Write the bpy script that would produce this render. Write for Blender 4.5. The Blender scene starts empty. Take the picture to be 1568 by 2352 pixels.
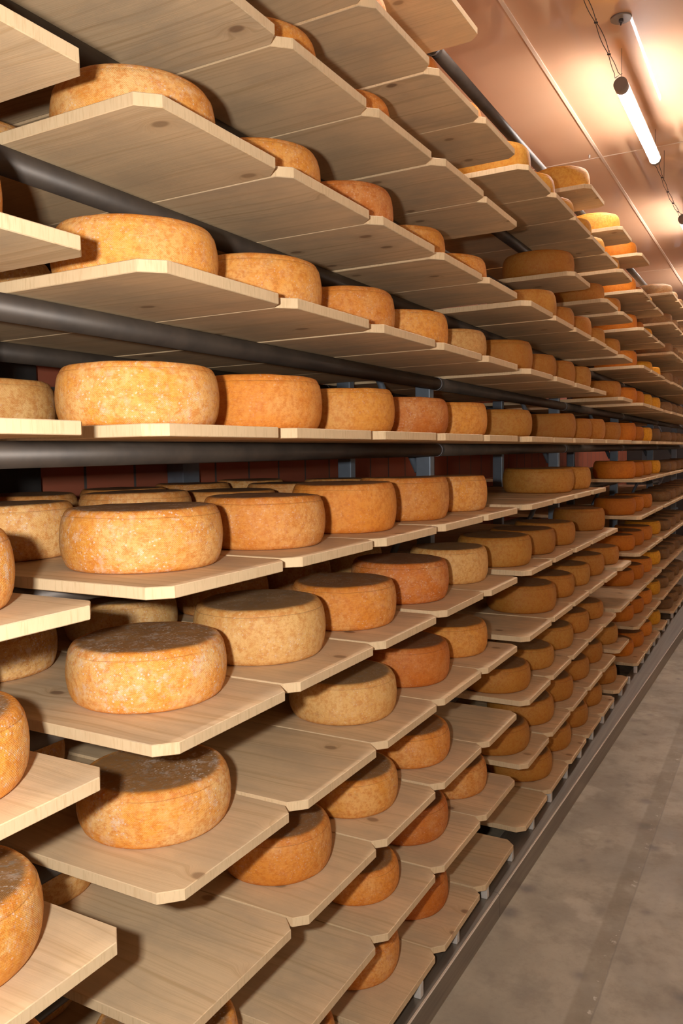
import bpy, bmesh, math, random
from mathutils import Matrix, Vector
random.seed(11)
S = bpy.context.scene
COL = S.collection
S.view_settings.view_transform = 'Standard'
S.view_settings.look = 'None'
S.view_settings.gamma = 1.0
S.view_settings.use_curve_mapping = False
S.view_settings.exposure = 0.0

# ------------------------------------------------------------------ measured layout
# origin = eye of the photographer, +Y along the aisle, +Z up, metres
Z = {-6: -1.4446, -5: -1.2004, -4: -0.9551, -3: -0.7108, -2: -0.4664, -1: -0.221, 0: 0.0306, 1: 0.2768, 2: 0.5183, 3: 0.7604, 4: 1.002, 5: 1.2399}                      # underside of the boards of each row
def rows(t): return [(int(a[0]), int(a[1]), *[float(v) for v in a[2:]]) for a in (l.split() for l in t.strip().split('\n'))]
BOARDS = rows("""0 2 -0.8269 0.7979 0.362
0 1 -0.8337 0.7939 0.362
0 0 -0.8457 0.7939 0.362
0 -1 -0.8268 0.7786 0.362
0 -2 -0.8324 0.7898 0.362
0 -3 -0.823 0.8006 0.362
0 -4 -0.8305 0.7899 0.362
1 -5 -0.8342 1.2642 0.362
1 -4 -0.8364 1.2773 0.362
1 -3 -0.8274 1.2588 0.362
1 -2 -0.8217 1.2519 0.362
1 -1 -0.8277 1.2572 0.362
1 0 -0.8311 1.2634 0.362
1 1 -0.8282 1.263 0.362
1 2 -0.8246 1.2628 0.362
1 3 -0.831 1.2735 0.362
2 -6 -0.838 1.6375 0.362
2 -5 -0.8375 1.6444 0.366
2 -4 -0.8305 1.6375 0.3562
2 -3 -0.8249 1.6375 0.366
2 -2 -0.8249 1.6257 0.366
2 -1 -0.8261 1.6371 0.366
2 0 -0.8282 1.6377 0.366
2 1 -0.8221 1.6251 0.3581
2 2 -0.8242 1.634 0.366
2 3 -0.8277 1.6376 0.3601
2 4 -0.8337 1.6375 0.362
3 -6 -0.8415 2.0205 0.366
3 -5 -0.8351 2.0105 0.3621
3 -4 -0.8283 1.9996 0.3581
3 -3 -0.8252 2.006 0.3645
3 -2 -0.8238 2.0043 0.366
3 -1 -0.8216 2.0067 0.3656
3 0 -0.8231 2.0122 0.366
3 1 -0.8228 2.0105 0.366
3 2 -0.819 2.0008 0.3628
3 3 -0.8262 2.0025 0.3609
3 4 -0.8337 2.0116 0.366
4 -6 -0.8369 2.3811 0.3566
4 -5 -0.8318 2.3817 0.366
4 -4 -0.8282 2.3784 0.366
4 -3 -0.8246 2.3752 0.3652
4 -2 -0.8311 2.4099 0.366
4 -1 -0.8231 2.3908 0.366
4 0 -0.8233 2.3898 0.366
4 1 -0.8243 2.3877 0.366
4 2 -0.8246 2.3895 0.366
4 3 -0.8135 2.3815 0.366
4 4 -0.8337 2.3895 0.366
4 5 -0.8342 2.391 0.362
5 -6 -0.8377 2.7555 0.366
5 -5 -0.8311 2.7461 0.3605
5 -4 -0.8221 2.7429 0.3605
5 -3 -0.8209 2.7445 0.3653
5 -2 -0.8224 2.7537 0.3397
5 -1 -0.8237 2.758 0.3632
5 0 -0.8215 2.7561 0.3622
5 1 -0.8215 2.752 0.3603
5 2 -0.8196 2.7426 0.3491
5 3 -0.8233 2.7491 0.3636
5 4 -0.8303 2.7522 0.3587
6 4 -0.8318 3.2299 0.362
6 2 -0.8182 3.2159 0.362
6 1 -0.8217 3.2313 0.362
6 0 -0.8227 3.2374 0.362
6 -1 -0.8248 3.2486 0.362
6 -2 -0.8246 3.2435 0.362
6 -3 -0.8216 3.2218 0.362
6 -4 -0.8249 3.2231 0.362
6 -5 -0.8322 3.2266 0.362
6 -6 -0.8374 3.2217 0.362
7 4 -0.8266 3.6044 0.366
7 2 -0.8244 3.5979 0.366
7 1 -0.8242 3.609 0.366
7 0 -0.8305 3.6096 0.366
7 -1 -0.8251 3.6226 0.366
7 -2 -0.8312 3.6296 0.366
7 -3 -0.8258 3.6038 0.366
7 -4 -0.8287 3.6041 0.366
7 -5 -0.8346 3.6088 0.366
7 -6 -0.8393 3.6008 0.366
8 -6 -0.8374 3.9633 0.3585
8 -5 -0.8346 3.9725 0.3597
8 -4 -0.8301 3.9645 0.3564
8 -3 -0.8279 3.9674 0.3596
8 -2 -0.8259 3.9788 0.3452
8 -1 -0.8249 3.9767 0.35
8 0 -0.8305 3.9676 0.354
8 1 -0.8263 3.9691 0.3561
8 2 -0.8261 3.9624 0.3605
8 3 -0.8298 3.9548 0.362
8 4 -0.8326 3.9683 0.3599
9 5 -0.843 4.3352 0.362
9 4 -0.838 4.3299 0.3575
9 2 -0.8259 4.3299 0.3635
9 1 -0.8256 4.336 0.3628
9 0 -0.8305 4.3336 0.362
9 -1 -0.8253 4.3423 0.3616
9 -2 -0.8265 4.3461 0.3633
9 -3 -0.8276 4.329 0.3576
9 -4 -0.8324 4.3386 0.366
9 -5 -0.8325 4.3261 0.3495
9 -6 -0.8403 4.3398 0.366
10 4 -0.8412 4.7093 0.366
10 3 -0.8348 4.6993 0.362
10 2 -0.8335 4.6922 0.3584
10 0 -0.8305 4.6976 0.3601
10 -2 -0.8277 4.7023 0.3522
10 -3 -0.8269 4.6973 0.3643
10 -4 -0.8345 4.7102 0.366
10 -5 -0.8346 4.7078 0.366
10 -6 -0.8388 4.7026 0.3588
11 5 -0.8447 5.1733 0.362
11 4 -0.8396 5.1704 0.362
11 3 -0.8326 5.1593 0.362
11 2 -0.8302 5.1592 0.362
11 1 -0.8283 5.1598 0.362
11 0 -0.8305 5.1609 0.362
11 -3 -0.8279 5.1681 0.362
11 -4 -0.8318 5.1595 0.362
11 -5 -0.836 5.1669 0.362
11 -6 -0.8395 5.1694 0.362
12 -4 -0.8305 5.51 0.3465
13 -6 -0.8389 5.8555 0.362
13 -5 -0.8364 5.8599 0.362
13 -4 -0.8326 5.856 0.342
13 -3 -0.8314 5.8518 0.362
13 -2 -0.8271 5.8578 0.362
13 -1 -0.8277 5.8626 0.362
13 0 -0.8305 5.8592 0.362
13 1 -0.8272 5.8592 0.362
13 2 -0.8246 5.8592 0.362
13 3 -0.8269 5.8592 0.362
13 4 -0.8337 5.8592 0.362
13 5 -0.8448 5.8866 0.362
14 -6 -0.838 6.2103 0.3508
14 -5 -0.836 6.2119 0.348
14 -4 -0.8322 6.2085 0.3485
14 -3 -0.8249 6.2103 0.3546
14 -2 -0.8282 6.2103 0.3486
14 -1 -0.8287 6.2103 0.3437
14 0 -0.8305 6.2103 0.3472
14 1 -0.8293 6.2127 0.3495
14 2 -0.8246 6.2103 0.3472
14 3 -0.8269 6.2103 0.3472
14 4 -0.845 6.2248 0.3616
15 -6 -0.838 6.5963 0.366
15 -5 -0.8342 6.5963 0.366
15 -4 -0.8305 6.5963 0.366
15 -3 -0.8249 6.5963 0.366
15 -2 -0.8282 6.5963 0.366
15 -1 -0.8287 6.5963 0.366
15 0 -0.8305 6.5963 0.366
15 1 -0.8336 6.5996 0.366
15 2 -0.8246 6.5963 0.366
15 3 -0.8269 6.5963 0.366
15 4 -0.8434 6.6079 0.366
16 -6 -0.838 7.045 0.362
16 -5 -0.8342 7.045 0.362
16 -4 -0.8305 7.045 0.362
16 -3 -0.8249 7.045 0.362
16 -2 -0.8282 7.045 0.362
16 -1 -0.8336 7.0472 0.362
16 0 -0.8305 7.045 0.362
16 1 -0.8364 7.0467 0.362
16 2 -0.8394 7.0499 0.362
17 -5 -0.8342 7.415 0.366
17 -4 -0.8305 7.415 0.366
17 -3 -0.8249 7.415 0.366
17 -2 -0.8282 7.415 0.366
17 -1 -0.8287 7.415 0.3638
17 0 -0.8305 7.415 0.366
17 1 -0.8272 7.415 0.3643
17 2 -0.8246 7.415 0.3611
17 3 -0.8269 7.415 0.362
17 4 -0.8337 7.415 0.362
17 5 -0.836 7.415 0.362
18 -6 -0.838 7.785 0.362
18 -5 -0.8342 7.785 0.366
18 -4 -0.8305 7.785 0.366
18 -3 -0.8249 7.785 0.366
18 -2 -0.8282 7.785 0.366
18 -1 -0.8287 7.785 0.366
18 0 -0.8305 7.785 0.366
18 1 -0.8272 7.785 0.366
18 2 -0.8246 7.785 0.366
18 3 -0.8269 7.785 0.366
18 4 -0.8337 7.785 0.366
18 5 -0.836 7.785 0.366
19 -6 -0.838 8.155 0.366
19 -5 -0.8342 8.155 0.366
19 -4 -0.8305 8.155 0.366
19 -3 -0.8249 8.155 0.366
19 -2 -0.8282 8.155 0.366
19 -1 -0.8287 8.155 0.366
19 0 -0.8305 8.155 0.366
19 1 -0.8272 8.155 0.366
19 2 -0.8246 8.155 0.366
19 3 -0.8269 8.155 0.366
19 4 -0.8337 8.155 0.366
19 5 -0.836 8.155 0.366
20 -6 -0.838 8.525 0.366
20 -5 -0.8342 8.525 0.366
20 -4 -0.8305 8.525 0.366
20 -3 -0.8249 8.525 0.366
20 -2 -0.8282 8.525 0.366
20 -1 -0.8287 8.525 0.366
20 0 -0.8305 8.525 0.366
20 1 -0.8272 8.525 0.366
20 2 -0.8246 8.525 0.366
20 3 -0.8269 8.525 0.366
20 4 -0.8337 8.525 0.366
20 5 -0.836 8.525 0.366
21 -2 -0.8282 8.97 0.362
21 -1 -0.8287 8.97 0.362
21 0 -0.8305 8.97 0.362
21 1 -0.8272 8.97 0.362
21 2 -0.8246 8.97 0.362
21 3 -0.8269 8.97 0.362
21 4 -0.8337 8.97 0.362
21 5 -0.836 8.97 0.362
22 -2 -0.8282 9.34 0.366
22 0 -0.8305 9.34 0.366
22 1 -0.8272 9.34 0.366
22 2 -0.8246 9.34 0.366
22 3 -0.8269 9.34 0.366
22 4 -0.8337 9.34 0.366
22 5 -0.836 9.34 0.366
23 -2 -0.8282 9.71 0.366
23 -1 -0.8287 9.71 0.366
23 0 -0.8305 9.71 0.366
23 1 -0.8272 9.71 0.366
23 2 -0.8246 9.71 0.366
23 3 -0.8269 9.71 0.366
24 -2 -0.8282 10.08 0.366
24 0 -0.8305 10.08 0.366
24 1 -0.8272 10.08 0.366
24 2 -0.8246 10.08 0.366
24 3 -0.8269 10.08 0.366
25 -2 -0.8282 10.45 0.366
25 0 -0.8305 10.45 0.366
25 1 -0.8272 10.45 0.366
25 2 -0.8246 10.45 0.366""")      # stack, row, front x, y of front corner, width
CH1 = rows("""0 1 -1.0275 0.6422 0.1473 0.105
0 -1 -1.0198 0.627 0.1473 0.105
0 -2 -1.0206 0.6391 0.1475 0.105
0 -3 -1.0187 0.6484 0.1472 0.105
0 -4 -1.0035 0.6418 0.148 0.105
1 2 -1.0276 1.1171 0.1435 0.0961
1 1 -1.0276 1.1092 0.1465 0.1007
1 0 -1.028 1.1058 0.1447 0.1083
1 -1 -1.0473 1.1242 0.1476 0.1093
1 -2 -1.0489 1.1267 0.1482 0.1086
1 -3 -1.0458 1.1312 0.1448 0.1013
1 -5 -1.0199 1.11 0.1409 0.105
2 3 -1.0257 1.4887 0.1374 0.0984
2 2 -1.0176 1.4788 0.1395 0.1003
2 1 -1.0149 1.4669 0.1408 0.1087
2 0 -1.0228 1.4752 0.14 0.1144
2 -1 -1.0232 1.4852 0.1375 0.1108
2 -2 -1.0389 1.4821 0.1492 0.1201
2 -4 -1.0114 1.4886 0.1286 0.105
2 -6 -1.0221 1.4817 0.143 0.105
3 4 -1.0293 1.8521 0.1399 0.105
3 3 -1.0248 1.8546 0.1373 0.0964
3 2 -1.0145 1.8357 0.1413 0.1139
3 1 -1.018 1.849 0.1404 0.1094
3 0 -1.0219 1.8511 0.1391 0.1114
3 -1 -1.0204 1.8531 0.1387 0.124
3 -2 -1.0236 1.8489 0.1405 0.1126
3 -3 -1.0336 1.8535 0.1458 0.1081
3 -4 -1.0181 1.8514 0.1335 0.0986
3 -5 -1.0069 1.8651 0.117 0.0857
3 -6 -1.037 1.8873 0.1336 0.1054
4 4 -1.0389 2.2294 0.1376 0.105
4 2 -1.0271 2.2297 0.1383 0.1052
4 1 -1.0203 2.2266 0.1404 0.1106
4 0 -1.0222 2.2303 0.1393 0.1079
4 -1 -1.0229 2.2332 0.1398 0.1258
4 -2 -1.0397 2.2391 0.1518 0.1207
4 -3 -1.0244 2.2234 0.1442 0.1165
4 -4 -1.0181 2.2175 0.1388 0.1009
4 -5 -1.0299 2.2349 0.1365 0.105
4 -6 -1.0344 2.2496 0.1336 0.1055
5 4 -1.0368 2.5963 0.1374 0.105
5 3 -1.0297 2.6011 0.1352 0.0918
5 2 -1.0232 2.5948 0.1376 0.1
5 1 -1.0251 2.5969 0.138 0.1018
5 0 -1.0238 2.5983 0.1385 0.1102
5 -1 -1.0257 2.6127 0.1348 0.1173
5 -2 -1.0286 2.6203 0.1374 0.1179
5 -3 -1.0225 2.5954 0.1358 0.1045
5 -5 -1.0287 2.5986 0.1377 0.105
6 4 -1.0128 3.0544 0.1457 0.1131
6 1 -1.0047 3.0638 0.1442 0.1177
6 0 -1.0091 3.0795 0.1428 0.106
6 -2 -1.0122 3.0729 0.1464 0.1153
6 -4 -1.0054 3.0531 0.1405 0.0975
6 -5 -1.0151 3.0521 0.1454 0.105
7 4 -1.0147 3.4312 0.1435 0.1114
7 2 -1.0054 3.4201 0.1457 0.1212
7 1 -1.0094 3.4495 0.1431 0.1059
7 -2 -1.0158 3.4659 0.144 0.1058
7 -3 -1.0086 3.4272 0.1509 0.118
7 -4 -1.0034 3.4236 0.1382 0.089
7 -5 -1.014 3.4365 0.1461 0.105
7 -6 -1.0189 3.4288 0.1459 0.105
8 4 -1.0185 3.8015 0.1439 0.1109
8 3 -1.032 3.7815 0.1637 0.114
8 2 -1.0146 3.7989 0.1428 0.1114
8 1 -1.0127 3.8119 0.143 0.11
8 0 -1.0096 3.8131 0.1447 0.1176
8 -1 -1.0448 3.834 0.1667 0.1147
8 -2 -1.0133 3.8311 0.1428 0.1066
8 -3 -1.0109 3.8128 0.1436 0.105
8 -4 -1.0147 3.8085 0.1435 0.105
8 -5 -1.0145 3.8005 0.1463 0.105
8 -6 -1.0227 3.8112 0.1428 0.105
9 5 -1.0263 4.16 0.1453 0.1142
9 4 -1.0184 4.1706 0.1449 0.1086
9 2 -1.0118 4.1603 0.1437 0.1176
9 1 -1.0139 4.1727 0.1426 0.1147
9 0 -1.0113 4.1789 0.1442 0.1027
9 -1 -1.0139 4.1974 0.1405 0.1117
9 -3 -1.0131 4.1748 0.143 0.1048
9 -4 -1.0176 4.1832 0.1428 0.105
9 -5 -1.0165 4.1867 0.1423 0.105
9 -6 -1.0219 4.1779 0.1445 0.105
10 4 -1.0266 4.5526 0.143 0.1042
10 3 -1.0243 4.5441 0.1419 0.1037
10 2 -1.0177 4.5325 0.1437 0.1115
10 0 -1.0135 4.5416 0.1437 0.1117
10 -2 -1.0167 4.579 0.141 0.1196
10 -3 -1.0158 4.5451 0.1438 0.1122
10 -4 -1.0131 4.5563 0.1382 0.0922
10 -5 -1.0217 4.5534 0.1422 0.105
10 -6 -1.0233 4.5567 0.1424 0.105
11 5 -1.0304 5.0142 0.1433 0.1069
11 4 -1.03 5.0223 0.1411 0.099
11 3 -1.0193 5.0069 0.1425 0.1019
11 2 -1.0185 5.0014 0.1425 0.107
11 1 -1.0131 5.0056 0.1432 0.1023
11 0 -1.0139 5.0054 0.1436 0.106
11 -3 -1.0169 5.0116 0.1421 0.1047
11 -5 -1.021 5.0365 0.1404 0.105
11 -6 -1.0261 5.032 0.1408 0.105
13 5 -1.0426 5.7315 0.1398 0.1035
13 4 -1.0389 5.7007 0.1381 0.105
13 3 -1.0313 5.7019 0.1382 0.1039
13 2 -1.0286 5.6983 0.1385 0.1086
13 1 -1.0275 5.7003 0.1394 0.1077
13 0 -1.0304 5.6986 0.1394 0.1202
13 -1 -1.031 5.7056 0.1387 0.1179
13 -2 -1.0273 5.7168 0.1381 0.1132
13 -3 -1.0302 5.7317 0.1351 0.105
13 -4 -1.0372 5.7484 0.1335 0.105
13 -5 -1.0364 5.7558 0.1334 0.105
13 -6 -1.0354 5.764 0.1331 0.105
14 4 -1.045 6.0676 0.1394 0.105
14 3 -1.0378 6.0587 0.1367 0.105
14 1 -1.0347 6.0607 0.1381 0.105
14 0 -1.0329 6.06 0.1388 0.105
14 -1 -1.0306 6.0618 0.1389 0.105
14 -2 -1.0283 6.0596 0.1394 0.105
14 -3 -1.0252 6.0566 0.1394 0.105
14 -4 -1.0252 6.0589 0.1412 0.105
14 -5 -1.0246 6.0632 0.1423 0.105
14 -6 -1.0228 6.0607 0.1433 0.105
15 4 -1.0427 6.4489 0.1396 0.105
15 3 -1.0354 6.436 0.1373 0.105
15 2 -1.0328 6.436 0.1374 0.105
15 1 -1.0333 6.4405 0.1395 0.105
15 0 -1.0301 6.4372 0.1395 0.105
15 -1 -1.0276 6.4373 0.1397 0.105
15 -2 -1.0253 6.4376 0.1401 0.105
15 -3 -1.0225 6.4375 0.14 0.105
15 -4 -1.0218 6.4384 0.1416 0.105
15 -5 -1.0206 6.439 0.1428 0.105
15 -6 -1.0195 6.4397 0.1441 0.105
16 2 -1.0368 6.8934 0.1401 0.105
16 1 -1.0336 6.8902 0.1401 0.105
16 -1 -1.0286 6.891 0.1407 0.105
16 0 -1.0298 6.8882 0.1396 0.105
16 -3 -1.0218 6.8885 0.1402 0.105
16 -4 -1.021 6.8894 0.1418 0.105
16 -5 -1.0198 6.89 0.1431 0.105
16 -6 -1.0185 6.8906 0.1443 0.105
17 -5 -1.0042 7.26 0.147 0.085
17 -4 -1.0005 7.26 0.147 0.085
17 -3 -0.9949 7.26 0.147 0.085
17 -2 -0.9982 7.26 0.147 0.085
17 -1 -0.9987 7.2611 0.147 0.085
17 0 -1.0005 7.26 0.147 0.085
17 1 -0.9972 7.2608 0.147 0.085
17 2 -0.9946 7.2625 0.147 0.085
17 3 -0.9969 7.262 0.147 0.085
17 4 -1.0037 7.262 0.147 0.085
17 5 -1.006 7.262 0.147 0.085
18 -6 -1.008 7.632 0.147 0.085
18 -5 -1.0042 7.63 0.147 0.085
18 -4 -1.0005 7.63 0.147 0.085
18 -3 -0.9949 7.63 0.147 0.085
18 -2 -0.9982 7.63 0.147 0.085
18 -1 -0.9987 7.63 0.147 0.085
18 0 -1.0005 7.63 0.147 0.085
18 1 -0.9972 7.63 0.147 0.085
18 2 -0.9946 7.63 0.147 0.085
18 3 -0.9969 7.63 0.147 0.085
18 4 -1.0037 7.63 0.147 0.085
18 5 -1.006 7.63 0.147 0.085
19 -6 -1.008 8 0.147 0.085
19 -5 -1.0042 8 0.147 0.085
19 -4 -1.0005 8 0.147 0.085
19 -3 -0.9949 8 0.147 0.085
19 -2 -0.9982 8 0.147 0.085
19 -1 -0.9987 8 0.147 0.085
19 0 -1.0005 8 0.147 0.085
19 1 -0.9972 8 0.147 0.085
19 2 -0.9946 8 0.147 0.085
19 3 -0.9969 8 0.147 0.085
19 4 -1.0037 8 0.147 0.085
19 5 -1.006 8 0.147 0.085
20 -6 -1.008 8.37 0.147 0.085
20 -5 -1.0042 8.37 0.147 0.085
20 -4 -1.0005 8.37 0.147 0.085
20 -3 -0.9949 8.37 0.147 0.085
20 -2 -0.9982 8.37 0.147 0.085
20 -1 -0.9987 8.37 0.147 0.085
20 0 -1.0005 8.37 0.147 0.085
20 1 -0.9972 8.37 0.147 0.085
20 4 -1.0037 8.37 0.147 0.085
21 -2 -0.9982 8.817 0.147 0.085
21 -1 -0.9987 8.817 0.147 0.085
22 -2 -0.9982 9.185 0.147 0.085
23 -2 -0.9982 9.555 0.147 0.085
23 -1 -0.9987 9.555 0.147 0.085
24 -2 -0.9982 9.925 0.147 0.085""")             # stack, row, x, y, radius, height
CH2 = rows("""1 2 -1.4474 1.1071 0.1407 0.1052
1 1 -1.4446 1.1097 0.1382 0.1009
1 0 -1.4448 1.1021 0.137 0.1054
1 -1 -1.4128 1.111 0.1416 0.1099
1 -2 -1.4732 1.1021 0.1396 0.1025
1 -3 -1.4758 1.1153 0.1364 0.1028
1 -4 -1.4261 1.1537 0.1365 0.1085
1 -5 -1.4491 1.1153 0.137 0.1001
2 -1 -1.411 1.4934 0.1396 0.1148
3 -1 -1.4014 1.8584 0.1436 0.1016
2 -2 -1.4477 1.4686 0.1378 0.1008
3 -2 -1.4295 1.8535 0.1357 0.1055
4 -2 -1.4492 2.25 0.1379 0.1031
4 -1 -1.4463 2.2372 0.1365 0.1064
5 -2 -1.4336 2.6047 0.1383 0.1096
5 -1 -1.4544 2.6061 0.1354 0.1082""")
CH3 = rows("""1 -2 -1.8728 1.1021 0.137 0.104
2 -1 -1.8085 1.4934 0.137 0.104
3 -1 -1.8027 1.8584 0.137 0.104
2 -2 -1.8494 1.4686 0.137 0.104
2 0 -1.8438 1.4786 0.137 0.104
4 -1 -1.8434 2.2372 0.137 0.104
5 -1 -1.8549 2.6061 0.137 0.104""")
GONE = set(['Tf_4_-1', 'Tf_4_-2', 'Tf_4_-3', 'Tf_4_-4', 'Tf_4_-5', 'Tf_4_-6', 'Tf_4_3', 'Tf_4_4', 'Tf_4_5', 'Tf_5_-1', 'Tf_5_-2', 'Tf_5_-3', 'Tf_5_-4', 'Tf_5_-5', 'Tf_5_-6', 'Tf_5_3', 'Tf_5_4', 'Tf_5_5', 'Tf_6_-1', 'Tf_6_-2', 'Tf_6_-3', 'Tf_6_-4', 'Tf_6_-5', 'Tf_6_-6', 'Tf_6_3', 'Tf_6_4', 'Tf_6_5', 'Tr_0_-1', 'Tr_0_-2', 'Tr_0_-3', 'Tr_0_-4', 'Tr_0_-5', 'Tr_0_-6', 'Tr_0_0', 'Tr_0_1', 'Tr_0_2', 'Tr_0_3', 'Tr_0_4', 'Tr_0_5', 'Tr_1_-1', 'Tr_1_-2', 'Tr_1_-3', 'Tr_1_-4', 'Tr_1_-5', 'Tr_1_-6', 'Tr_1_0', 'Tr_1_3', 'Tr_1_4', 'Tr_1_5', 'Tr_2_-1', 'Tr_2_-2', 'Tr_2_-3', 'Tr_2_-4', 'Tr_2_-5', 'Tr_2_-6', 'Tr_2_0', 'Tr_2_2', 'Tr_2_4', 'Tr_2_5', 'Tr_3_-3', 'Tr_3_-4', 'Tr_3_-5', 'Tr_3_-6', 'Tr_3_0', 'Tr_3_2', 'Tr_3_3', 'Tr_3_4', 'Tr_3_5', 'Tr_4_-1', 'Tr_4_-2', 'Tr_4_-3', 'Tr_4_-4', 'Tr_4_-5', 'Tr_4_-6', 'Tr_4_0', 'Tr_4_2', 'Tr_4_4', 'Tr_4_5', 'Tr_5_-1', 'Tr_5_-2', 'Tr_5_-3', 'Tr_5_-4', 'Tr_5_-5', 'Tr_5_-6', 'Tr_5_0', 'Tr_5_1', 'Tr_5_2', 'Tr_5_3', 'Tr_5_4', 'Tr_5_5', 'Tr_6_-1', 'Tr_6_-3', 'Tr_6_-4', 'Tr_6_-5', 'Tr_6_-6', 'Tr_6_0', 'Tr_6_1', 'Tr_6_2', 'Tr_6_3', 'Tr_6_4', 'Tr_6_5'])           # nothing of these shows
Z[6] = 1.483                    # a bare level of tubes over the top boards
BT = .02                       # board thickness
BL = 1.12                      # board length
CF = .028                      # clipped corner
FLOOR = -1.574
CEIL = 1.95
JOINT = [.86, 2.835, 4.775, 6.660, 8.583, 10.55]
ORD = ['zeroth', 'first', 'second', 'third', 'fourth', 'fifth', 'sixth', 'seventh', 'eighth', 'ninth', 'tenth', 'eleventh', 'twelfth',
       'thirteenth', 'fourteenth', 'fifteenth', 'sixteenth', 'seventeenth', 'eighteenth', 'nineteenth', 'twentieth', 'twenty-first', 'twenty-second', 'twenty-third', 'twenty-fourth', 'twenty-fifth', 'twenty-sixth']
def rowname(j):
    if j == 6: return 'bare level over the top row'
    if j == 0: return 'eye-level row'
    if j > 0: return 'top row' if j == 5 else ORD[j] + ' row above eye level'
    return 'bottom row' if j == -6 else ORD[-j] + ' row below eye level'

# ------------------------------------------------------------------ node helpers
def mat(name):
    m = bpy.data.materials.new(name); m.use_nodes = True
    n = m.node_tree.nodes; n.clear()
    out = n.new('ShaderNodeOutputMaterial'); b = n.new('ShaderNodeBsdfPrincipled')
    m.node_tree.links.new(b.outputs[0], out.inputs[0])
    return m, m.node_tree, b
class NT:
    def __init__(s, t): s.t = t
    def n(s, typ, **k):
        x = s.t.nodes.new(typ)
        for a, v in k.items():
            if a in x.inputs and not hasattr(x, a): x.inputs[a].default_value = v
            else: setattr(x, a, v)
        return x
    def l(s, a, b): s.t.links.new(a, b)
    def val(s, sock, v):
        if isinstance(v, bpy.types.NodeSocket): s.l(v, sock)
        else: sock.default_value = v
    def math(s, op, a, b=None, c=None, clamp=False):
        x = s.t.nodes.new('ShaderNodeMath'); x.operation = op; x.use_clamp = clamp
        s.val(x.inputs[0], a)
        if b is not None: s.val(x.inputs[1], b)
        if c is not None: s.val(x.inputs[2], c)
        return x.outputs[0]
    def vmath(s, op, a, b=None):
        x = s.t.nodes.new('ShaderNodeVectorMath'); x.operation = op
        s.val(x.inputs[0], a)
        if b is not None: s.val(x.inputs[1], b)
        return x.outputs[0]
    def noise(s, vec, scale, detail=3, rough=.55, dist=0.):
        x = s.t.nodes.new('ShaderNodeTexNoise'); s.l(vec, x.inputs['Vector'])
        x.inputs['Scale'].default_value = scale; x.inputs['Detail'].default_value = detail
        x.inputs['Roughness'].default_value = rough; x.inputs['Distortion'].default_value = dist
        return x.outputs[0]
    def ramp(s, f, lo, hi, a=0., b=1.):
        x = s.t.nodes.new('ShaderNodeMapRange'); x.interpolation_type = 'SMOOTHSTEP'
        s.val(x.inputs[0], f)
        for i, v in enumerate((lo, hi, a, b)): x.inputs[i + 1].default_value = v
        return x.outputs[0]
    def mix(s, f, a, b, mode='MIX'):
        x = s.t.nodes.new('ShaderNodeMix'); x.data_type = 'RGBA'; x.blend_type = mode
        s.val(x.inputs[0], f)
        for i, v in ((6, a), (7, b)):
            if isinstance(v, bpy.types.NodeSocket): s.l(v, x.inputs[i])
            else: x.inputs[i].default_value = (*v, 1) if len(v) == 3 else v
        return x.outputs[2]
    def bump(s, h, strength, dist, b):
        x = s.t.nodes.new('ShaderNodeBump'); x.inputs['Strength'].default_value = strength; x.inputs['Distance'].default_value = dist
        s.l(h, x.inputs['Height']); s.l(x.outputs[0], b.inputs['Normal'])

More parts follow.
